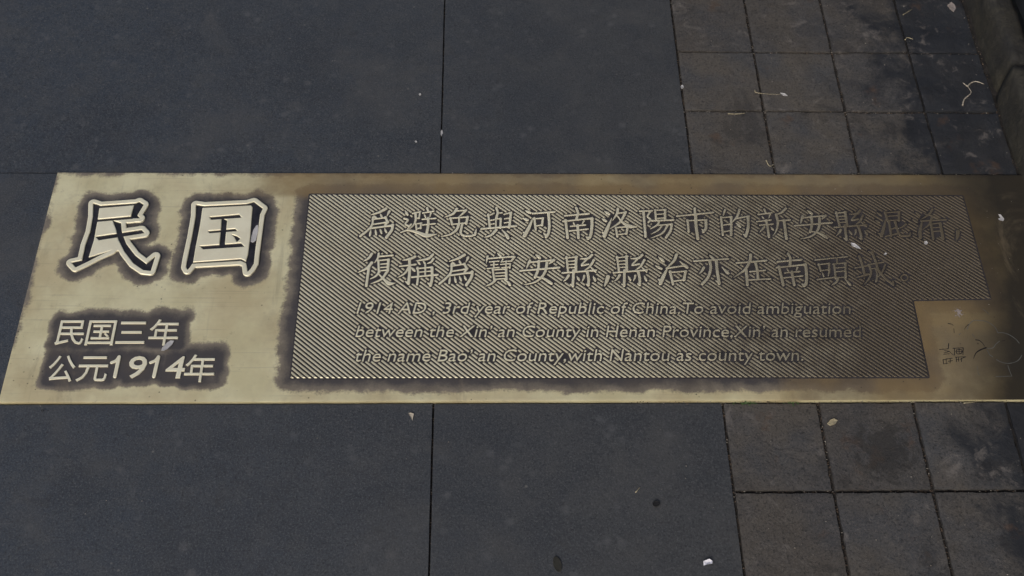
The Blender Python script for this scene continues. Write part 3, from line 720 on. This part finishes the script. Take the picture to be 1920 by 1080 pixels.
dark = np.maximum(dark, sm(X, .44, .66) * sm(Y, .13, .3) * .45)
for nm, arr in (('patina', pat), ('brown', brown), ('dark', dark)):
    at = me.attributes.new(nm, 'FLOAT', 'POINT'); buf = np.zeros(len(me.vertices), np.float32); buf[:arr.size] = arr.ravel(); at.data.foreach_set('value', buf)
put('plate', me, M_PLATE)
# dark floor between the ribs and letters
fl = sdf_poly(panel, *np.meshgrid(PX0 + np.arange(-8, NX // 4 + 8) * CELL * 4, PY0 + np.arange(-8, NY // 4 + 8) * CELL * 4)) - .0016
put('panel_floor', mesh_from_sdf(fl, PX0 - 8 * CELL * 4, PY0 - 8 * CELL * 4, CELL * 4, ZP + .00022, ZP - .0004, .001, .0001), M_RECESS)

# ------------------------------------------------------------------ hand-drawn marks at the kerb end of the plate
def ribbon(D, z, cell=.0004, h=.00012):
    D = np.array(D); a, b = D[:, :2].min(0) - .003, D[:, :2].max(0) + .003
    nx, ny = ((b - a) / cell).astype(int) + 1
    return mesh_from_sdf(sdf_discs(D, a[0], a[1], nx, ny, cell), a[0], a[1], cell, z + h, z - .0003, .0003, .00005)
INK = ["v9 405 485 402 530;h9 315 542 398 535;t7 365 552 405 560 362 575;h7 355 588 412 582;t6 410 560 455 598",
       "h9 445 530 545 525;v8 460 535 462 595;v8 545 530 542 590;t8 480 545 530 545 525 580 485 582 480 548;h7 470 562 540 560;v7 505 535 505 585",
       "h8 350 640 395 632;v8 350 640 355 680;h7 355 680 400 672;v7 380 630 382 680;h8 395 632 440 625;h8 400 655 442 648;v8 420 630 418 672",
       "h8 470 615 570 612;v8 478 620 480 660;v7 500 622 500 655;h7 480 640 505 638;h7 515 635 560 615;v8 530 625 528 658",
       "p10 665 448 700 455 735 485 762 525;p14 765 525 710 545 665 580 640 640", "p9 945 455 905 462", "p8 400 290 440 300 455 320;v6 455 340 458 380", "p7 595 300 565 330 555 365"]
for t in INK: put('ink_mark', ribbon(strokes_to_samples(t, 1700, 550, 5.14, ZP), ZP), M_INK)
SCR = ["t7 505 400 520 385;t7 580 345 610 290 650 262 700 262 755 268 805 290 850 325 868 355 878 378",
       "t8 880 380 930 380 990 400 1050 440 1085 480", "t7 780 530 830 525 860 490 895 460", "t7 775 545 800 590 830 612",
       "t7 865 638 910 662 980 675 1050 660 1090 630 1110 595", "t7 975 695 990 740 1012 795;t7 860 802 1015 798", "t5 680 700 690 770 705 790", "t5 630 390 660 430", "t5 735 150 800 205"]
for t in SCR: put('scratched_line', ribbon(strokes_to_samples(t, 1700, 550, 5.14, ZP), ZP, .0005), M_SCRATCH)

D = []
for _ in range(46):
    a, q = random.uniform(0, 6.28), random.random() ** .7; x_, y_ = G(1798 + 13 * q * math.cos(a), 586 + 11 * q * math.sin(a), ZP); D.append((x_, y_, random.uniform(.0003, .0016) * (1.2 - q)))
o = put('dried_spill', ribbon(D, ZP, .0004, .0002), M_SMEAR); o['label'] = 'pale dried spill on the plate beside the notch of the ribbed panel'
put('pit_mark', ribbon(strokes_to_samples("t5 430 1010 436 1000 452 1000 458 1008 446 1014 436 1012 430 1010", 0, 590, 5.6, ZP), ZP), M_INK)

# ------------------------------------------------------------------ litter
def tube(name, pts, r, mat, z=.0012, lift=None, taper=True, sub=6):
    g = []
    for k, (x, y) in enumerate(pts):
        zz = z + (lift[k] if lift else 0); X_, Y_ = G(x, y, zz); g.append((X_, Y_, zz))
    P3, _ = catmull([q[:2] for q in g], [1] * len(g), .0015); s = np.linspace(0, 1, len(P3))
    zz = np.interp(s, np.linspace(0, 1, len(g)), [q[2] for q in g]); v = []; f = []; K = 6
    for i in range(len(P3)):
        a = P3[max(0, i - 1)]; b = P3[min(len(P3) - 1, i + 1)]; d = (b - a) / (np.linalg.norm(b - a) + 1e-9); n_ = np.array([-d[1], d[0]])
        rr = r * (1 - .65 * s[i] if taper else 1) * (1 + .25 * math.sin(i * 2.3))
        for k in range(K):
            t = 2 * math.pi * k / K; v.append((P3[i][0] + n_[0] * math.cos(t) * rr, P3[i][1] + n_[1] * math.cos(t) * rr, zz[i] + rr * math.sin(t)))
    for i in range(len(P3) - 1):
        for k in range(K): f.append((i * K + k, i * K + (k + 1) % K, (i + 1) * K + (k + 1) % K, (i + 1) * K + k))
    f.append(tuple(range(K))[::-1]); f.append(tuple((len(P3) - 1) * K + k for k in range(K)))
    return mesh(name, v, f, True)
def scrap(name, pts, mat, z=.001, th=.0006, curl=.0008):
    g = [G(x, y, z) for x, y in pts]; cx = sum(p[0] for p in g) / len(g); cy = sum(p[1] for p in g) / len(g); n = len(g); v = []; f = []
    for s_, zz in ((1, z + th), (1, z)):
        v.append((cx, cy, zz))
        for k, (x, y) in enumerate(g): v.append((cx + (x - cx) * .55, cy + (y - cy) * .55, zz + curl * .25 * math.sin(k * 1.7)))
        for k, (x, y) in enumerate(g): v.append((x, y, zz + curl * (.5 + .5 * math.sin(k * 2.1))))
    m = 2 * n + 1
    for k in range(n):
        k2 = (k + 1) % n
        f += [(0, 1 + k, 1 + k2), (1 + k, 1 + n + k, 1 + n + k2, 1 + k2), (m, m + 1 + k2, m + 1 + k), (m + 1 + k, m + 1 + k2, m + 1 + n + k2, m + 1 + n + k), (1 + n + k, m + 1 + n + k, m + 1 + n + k2, 1 + n + k2)]
    return mesh(name, v, f, False)
def top(name, me, mat, label, cat, group=None):
    # origin at the thing itself
    a = coords(me); c0 = a.mean(0); c0[2] = a[:, 2].min(); setco(me, a - c0); o = link(name, me, mat); o.location = c0
    return tag(o, label, cat, group)

# the forked rootlet near the kerb: root with two arms
root = tag(empty('dry_rootlet', (*G(1815, 160), .001)), 'forked pale rootlet lying on the dark tile beside the kerb', 'rootlet')
def zr(x, y): return (1700 + x / 4.909, y / 4.909)
for pts, r in (([zr(515, 968), zr(530, 915), zr(590, 858), zr(582, 825), zr(560, 795)], .0009), ([zr(560, 795), zr(590, 765), zr(640, 750), zr(715, 775)], .0009), ([zr(560, 795), zr(515, 760)], .0008)):
    o = link('branch', tube('branch', pts, r, None, .0022), M_ROOT, root); o.matrix_parent_inverse = Matrix.Translation(-root.location)
def zt(x, y): return (1200 + x / 2.667, y / 2.667)
def zb(x, y): return (1200 + x / 2.667, 720 + y / 2.667)
top('straw', tube('straw', [zt(575, 448), zt(580, 462), zt(640, 470), zt(700, 472)], .00045, None, .0018), M_STRAW, 'thin pale straw with a hooked end across the joint between tiles', 'straw')
top('seed_husk', scrap('husk', [zt(700, 466), zt(722, 470), zt(738, 480), zt(715, 480)], None, .0015), M_FLAKE, 'white seed husk at the right end of the hooked straw', 'husk')
top('straw', tube('straw', [zt(440, 568), zt(480, 570), zt(526, 566)], .0007, None, .0012), M_STRAW, 'short straight straw lying in the joint below the first tile row', 'straw')
top('straw', tube('straw', [zt(630, 800), zt(648, 830), zt(672, 822)], .0006, None, .0016), M_STRAW, 'small V shaped straw just above the plaque', 'straw')
top('straw', tube('straw', [zt(1315, 74), zt(1360, 46)], .0005, None, .0016), M_STRAW, 'tiny slanting straw on the tile at the top of the frame', 'straw')
top('straw', tube('straw', [zt(1325, 200), zt(1338, 188), zt(1366, 196)], .0006, None, .0016), M_STRAW, 'tiny bent straw left of the dark pitted tile', 'straw')
top('straw', tube('straw', [zb(1618, 95), zb(1660, 92), zb(1690, 86)], .0005, None, .0012), M_STRAW, 'straw in the joint under the kerb end of the plaque', 'straw')
top('straw', tube('straw', [(700 + 1475 / 3, 720 + 610 / 3), (700 + 1500 / 3, 720 + 580 / 3)], .0006, None, .0012), M_STRAW, 'tiny tan straw on the big slab above the black gum spot', 'straw')
top('paper_scrap', scrap('paper', [zb(316, 888), zb(345, 878), zb(362, 886), zb(360, 900), zb(335, 905), zb(318, 908)], None, .001, .0006, .002), M_WHITE, 'small white paper scrap on the dark slab near the bottom edge', 'paper')
top('gum_spot', scrap('gum', [(1230 + 7 * math.cos(a), 945 + 5.5 * math.sin(a)) for a in np.linspace(0, 5.6, 9)], None, .0006, .0012, .0003), M_GUM, 'round black gum spot on the slab right of the bottom joint', 'gum')
top('leaf_crumb', scrap('crumb', [zb(935, 200), zb(950, 182), zb(970, 174), zb(988, 185), zb(975, 202), zb(950, 210)], None, .0008, .0010, .001), M_STRAW, 'tan crumb on the tile just below the plaque', 'crumb')
top('paint_chip', scrap('chip', [(320 + x / 6, 350 + y / 6) for x, y in ((965, 440), (985, 438), (985, 500), (970, 560), (960, 612), (925, 632), (900, 620), (910, 560), (930, 490))], None, ZB - .0004, .0006, .0005), M_FLAKE, 'curved white flake stuck on the right side of the second big character', 'flake')
top('paint_chip', scrap('chip', [(60 + x / 5.19, 570 + y / 5.19) for x, y in ((1260, 455), (1268, 430), (1315, 378), (1350, 358), (1385, 362), (1365, 395), (1320, 440), (1285, 458))], None, ZP + .0006, .0007, .0005), M_FLAKE, 'curved white flake under the last character of the upper date line', 'flake')
top('paint_chip', scrap('chip', [(1400 + x / 3.692, 340 + y / 3.692) for x, y in ((1742, 230), (1755, 232), (1782, 262), (1775, 276), (1745, 270), (1742, 258), (1760, 255))], None, ZP, .0005, .0006), M_FLAKE, 'pale bluish flake on the dark kerb end of the plaque', 'flake')
top('paint_chip', scrap('chip', [(1400 + x / 3.692, 340 + y / 3.692) for x, y in ((720, 428), (745, 432), (770, 448), (790, 470), (770, 468), (745, 455), (728, 450))], None, ZL, .0006, .0008), M_FLAKE, 'ragged white flake on the ribs between the two character rows', 'flake')
top('paint_chip', scrap('chip', [(1400 + x / 3.692, 340 + y / 3.692) for x, y in ((1228, 418), (1245, 415), (1255, 430), (1240, 440), (1228, 432))], None, ZL, .0006, .0004), M_FLAKE, 'small white fleck on the ribs below the last character of the first row', 'flake')
top('paint_chip', scrap('chip', [(1400 + x / 3.692, 340 + y / 3.692) for x, y in ((948, 505), (962, 494), (972, 500), (960, 512))], None, ZL, .0004, .0004), M_FLAKE, 'tiny white fleck above the last character of the second row', 'flake')
top('seed_husk', scrap('husk', [(700 + x / 3, 720 + y / 3) for x, y in ((198, 165), (212, 164), (228, 168), (220, 208))], None, .0006, .0004, .0008), M_ROOT, 'small wedge shaped husk on the slab below the plaque left of the joint', 'husk')
top('grit_stone', scrap('grit', [(700 + x / 3, y / 3) for x, y in ((1728, 488), (1738, 483), (1746, 495), (1735, 502))], None, 0, .002, .0003), M_FLAKE, 'white grit stone in the joint between big slab and tiles above the plaque', 'grit')
top('grit_stone', scrap('grit', [(700 + x / 3, y / 3) for x, y in ((380, 742), (388, 738), (392, 755), (384, 768), (379, 757))], None, -.001, .002, .0003), M_FLAKE, 'white grit stone in the joint between the two big slabs above the plaque', 'grit')
top('grit_stone', scrap('grit', [(700 + x / 3, y / 3) for x, y in ((256, 532), (264, 527), (270, 533), (262, 540))], None, .0004, .001, .0003), M_FLAKE, 'white grit speck on the slab left of the upper joint, farther from the plaque', 'grit')
top('grit_stone', scrap('grit', [(700 + x / 3, y / 3) for x, y in ((233, 797), (240, 794), (247, 800), (239, 804))], None, .0004, .001, .0003), M_FLAKE, 'white grit speck on the slab left of the upper joint, just above the plaque', 'grit')
top('mortar_smear', scrap('smear', [(1700 + x / 4.909, y / 4.909) for x, y in ((372, 55), (405, 28), (440, 50), (450, 85), (430, 115), (400, 85))], None, .0008, .0012, .001), M_SMEAR, 'pale grey crumb of mortar against the foot of the kerb', 'mortar')

top('leaf_stain', scrap('stain', [(1045 + 8 * math.cos(a) + 3 * math.sin(a), 1058 + 15 * math.sin(a)) for a in np.linspace(0, 5.6, 10)], None, .0004, .0005, .0003), mat_simple('dark rotted leaf', (0.018, 0.018, 0.014), .8), 'dark rotted leaf on the big slab at the bottom edge of the frame', 'leaf')
# loose grit: pale and brown grains, in joints and strewn over the tiles (uncountable)
def grains(name, pts, mat, label):
    v = []; f = []
    for x, y, z, r in pts:
        b = len(v); a = random.random() * 6.28; q = [random.uniform(.6, 1.25) for _ in range(6)]
        ca, sa = math.cos(a), math.sin(a)
        for k, (dx, dy, dz) in enumerate(((1, 0, 0), (0, 1, 0), (-1, 0, 0), (0, -1, 0), (0, 0, .8), (0, 0, -.8))):
            v.append((x + (dx * ca - dy * sa) * r * q[k], y + (dx * sa + dy * ca) * r * q[k] * .7, z + dz * r * q[k]))
        f += [(b, b + 1, b + 4), (b + 1, b + 2, b + 4), (b + 2, b + 3, b + 4), (b + 3, b, b + 4), (b + 1, b, b + 5), (b + 2, b + 1, b + 5), (b + 3, b + 2, b + 5), (b, b + 3, b + 5)]
    return tag(link(name, mesh(name, v, f), mat), label, 'grit', kind='stuff')
pl, br = [], []
def sprinkle(L, n, x0, x1, y0, y1, z, r0, r1):
    for _ in range(n): L.append((random.uniform(x0, x1), random.uniform(y0, y1), z + random.uniform(0, .0006), random.uniform(r0, r1) * random.random() ** .6 + .0002))
for cxx in topc[1:4]: sprinkle(pl, 26, cxx - .0013, cxx + .0013, ye, .75, -.0022, .0004, .0011); sprinkle(br, 240, cxx - .0016, cxx + .0016, ye, .75, -.0030, .0005, .0013)
for cxx in botc[1:4]: sprinkle(pl, 26, cxx - .0013, cxx + .0013, -.3, yf, -.0022, .0004, .0011); sprinkle(br, 200, cxx - .0016, cxx + .0016, -.3, yf, -.0030, .0005, .0013)
for yy in [ye + .1 * k for k in range(1, 4)]: sprinkle(pl, 34, topc[1], KX, yy - .0013, yy + .0013, -.0022, .0004, .0011); sprinkle(br, 200, topc[1], KX, yy - .0016, yy + .0016, -.0028, .0005, .0013)
for yy in [yf - .1 * k for k in range(1, 3)]: sprinkle(pl, 34, botc[1], KX, yy - .0013, yy + .0013, -.0022, .0004, .0011); sprinkle(br, 200, botc[1], KX, yy - .0016, yy + .0016, -.0028, .0005, .0013)
for cxx, a_, b_ in ((topc[0], ye, .75), (botc[0], -.3, yf)): sprinkle(pl, 8, cxx - .001, cxx + .001, a_, b_, -.0026, .0003, .0008); sprinkle(br, 130, cxx - .0013, cxx + .0013, a_, b_, -.0034, .0005, .0011)
sprinkle(pl, 170, -.1, KX, YT - .0012, YT + .0016, .0002, .0003, .0008); sprinkle(br, 160, -.4, KX, YT - .0006, YT + .0016, 0, .0003, .0009)
sprinkle(pl, 60, .2, KX, -.0022, .0004, 0, .0003, .0009); sprinkle(br, 140, .2, KX, -.0028, .0004, 0, .0004, .001)
sprinkle(pl, 55, .31, KX, ye, .62, .0012, .0003, .0008); sprinkle(pl, 45, .31, KX, -.2, yf, .0010, .0003, .0008)
sprinkle(pl, 90, .30, .60, .10, .28, ZL, .0002, .0006); sprinkle(pl, 40, .5, .68, .02, .29, ZP, .0002, .0006); sprinkle(pl, 26, -.9, .3, ye, .62, .0006, .0002, .0006); sprinkle(pl, 30, -.6, .3, -.2, yf, .0006, .0002, .0006)
sprinkle(br, 260, KX - .006, KX + .002, -.2, .65, -.0012, .0004, .0013); sprinkle(pl, 50, KX - .02, KX, -.2, .65, .0012, .0003, .0008)
grains('sand_grains', pl, M_GRIT, 'pale sand grains in the joints and strewn over the tiles')
grains('soil_crumbs', br, M_GRIT2, 'brown soil crumbs packed in the paving joints')
# sprigs of green in the joint under the plaque
v = []; f = []
for cxp, n in ((1404, 26), (1483, 16), (1385, 8)):
    for _ in range(n):
        x, y = G(cxp + random.gauss(0, 9), 757 + random.gauss(0, 1.2)); a = random.uniform(0, 6.28); l = random.uniform(.0012, .0032); wv = l * .35; z = random.uniform(.0003, .0022); b = len(v)
        d = (math.cos(a), math.sin(a) * .6); v += [(x, y, z), (x + d[0] * l / 2 - d[1] * wv, y + d[1] * l / 2 + d[0] * wv, z + .0008), (x + d[0] * l, y + d[1] * l, z + .0003), (x + d[0] * l / 2 + d[1] * wv, y + d[1] * l / 2 - d[0] * wv, z + .0006)]; f.append((b, b + 1, b + 2, b + 3))
tag(link('moss_sprigs', mesh('moss_sprigs', v, f), M_GREEN), 'tiny green sprigs in the joint under the plaque', 'moss', kind='stuff')
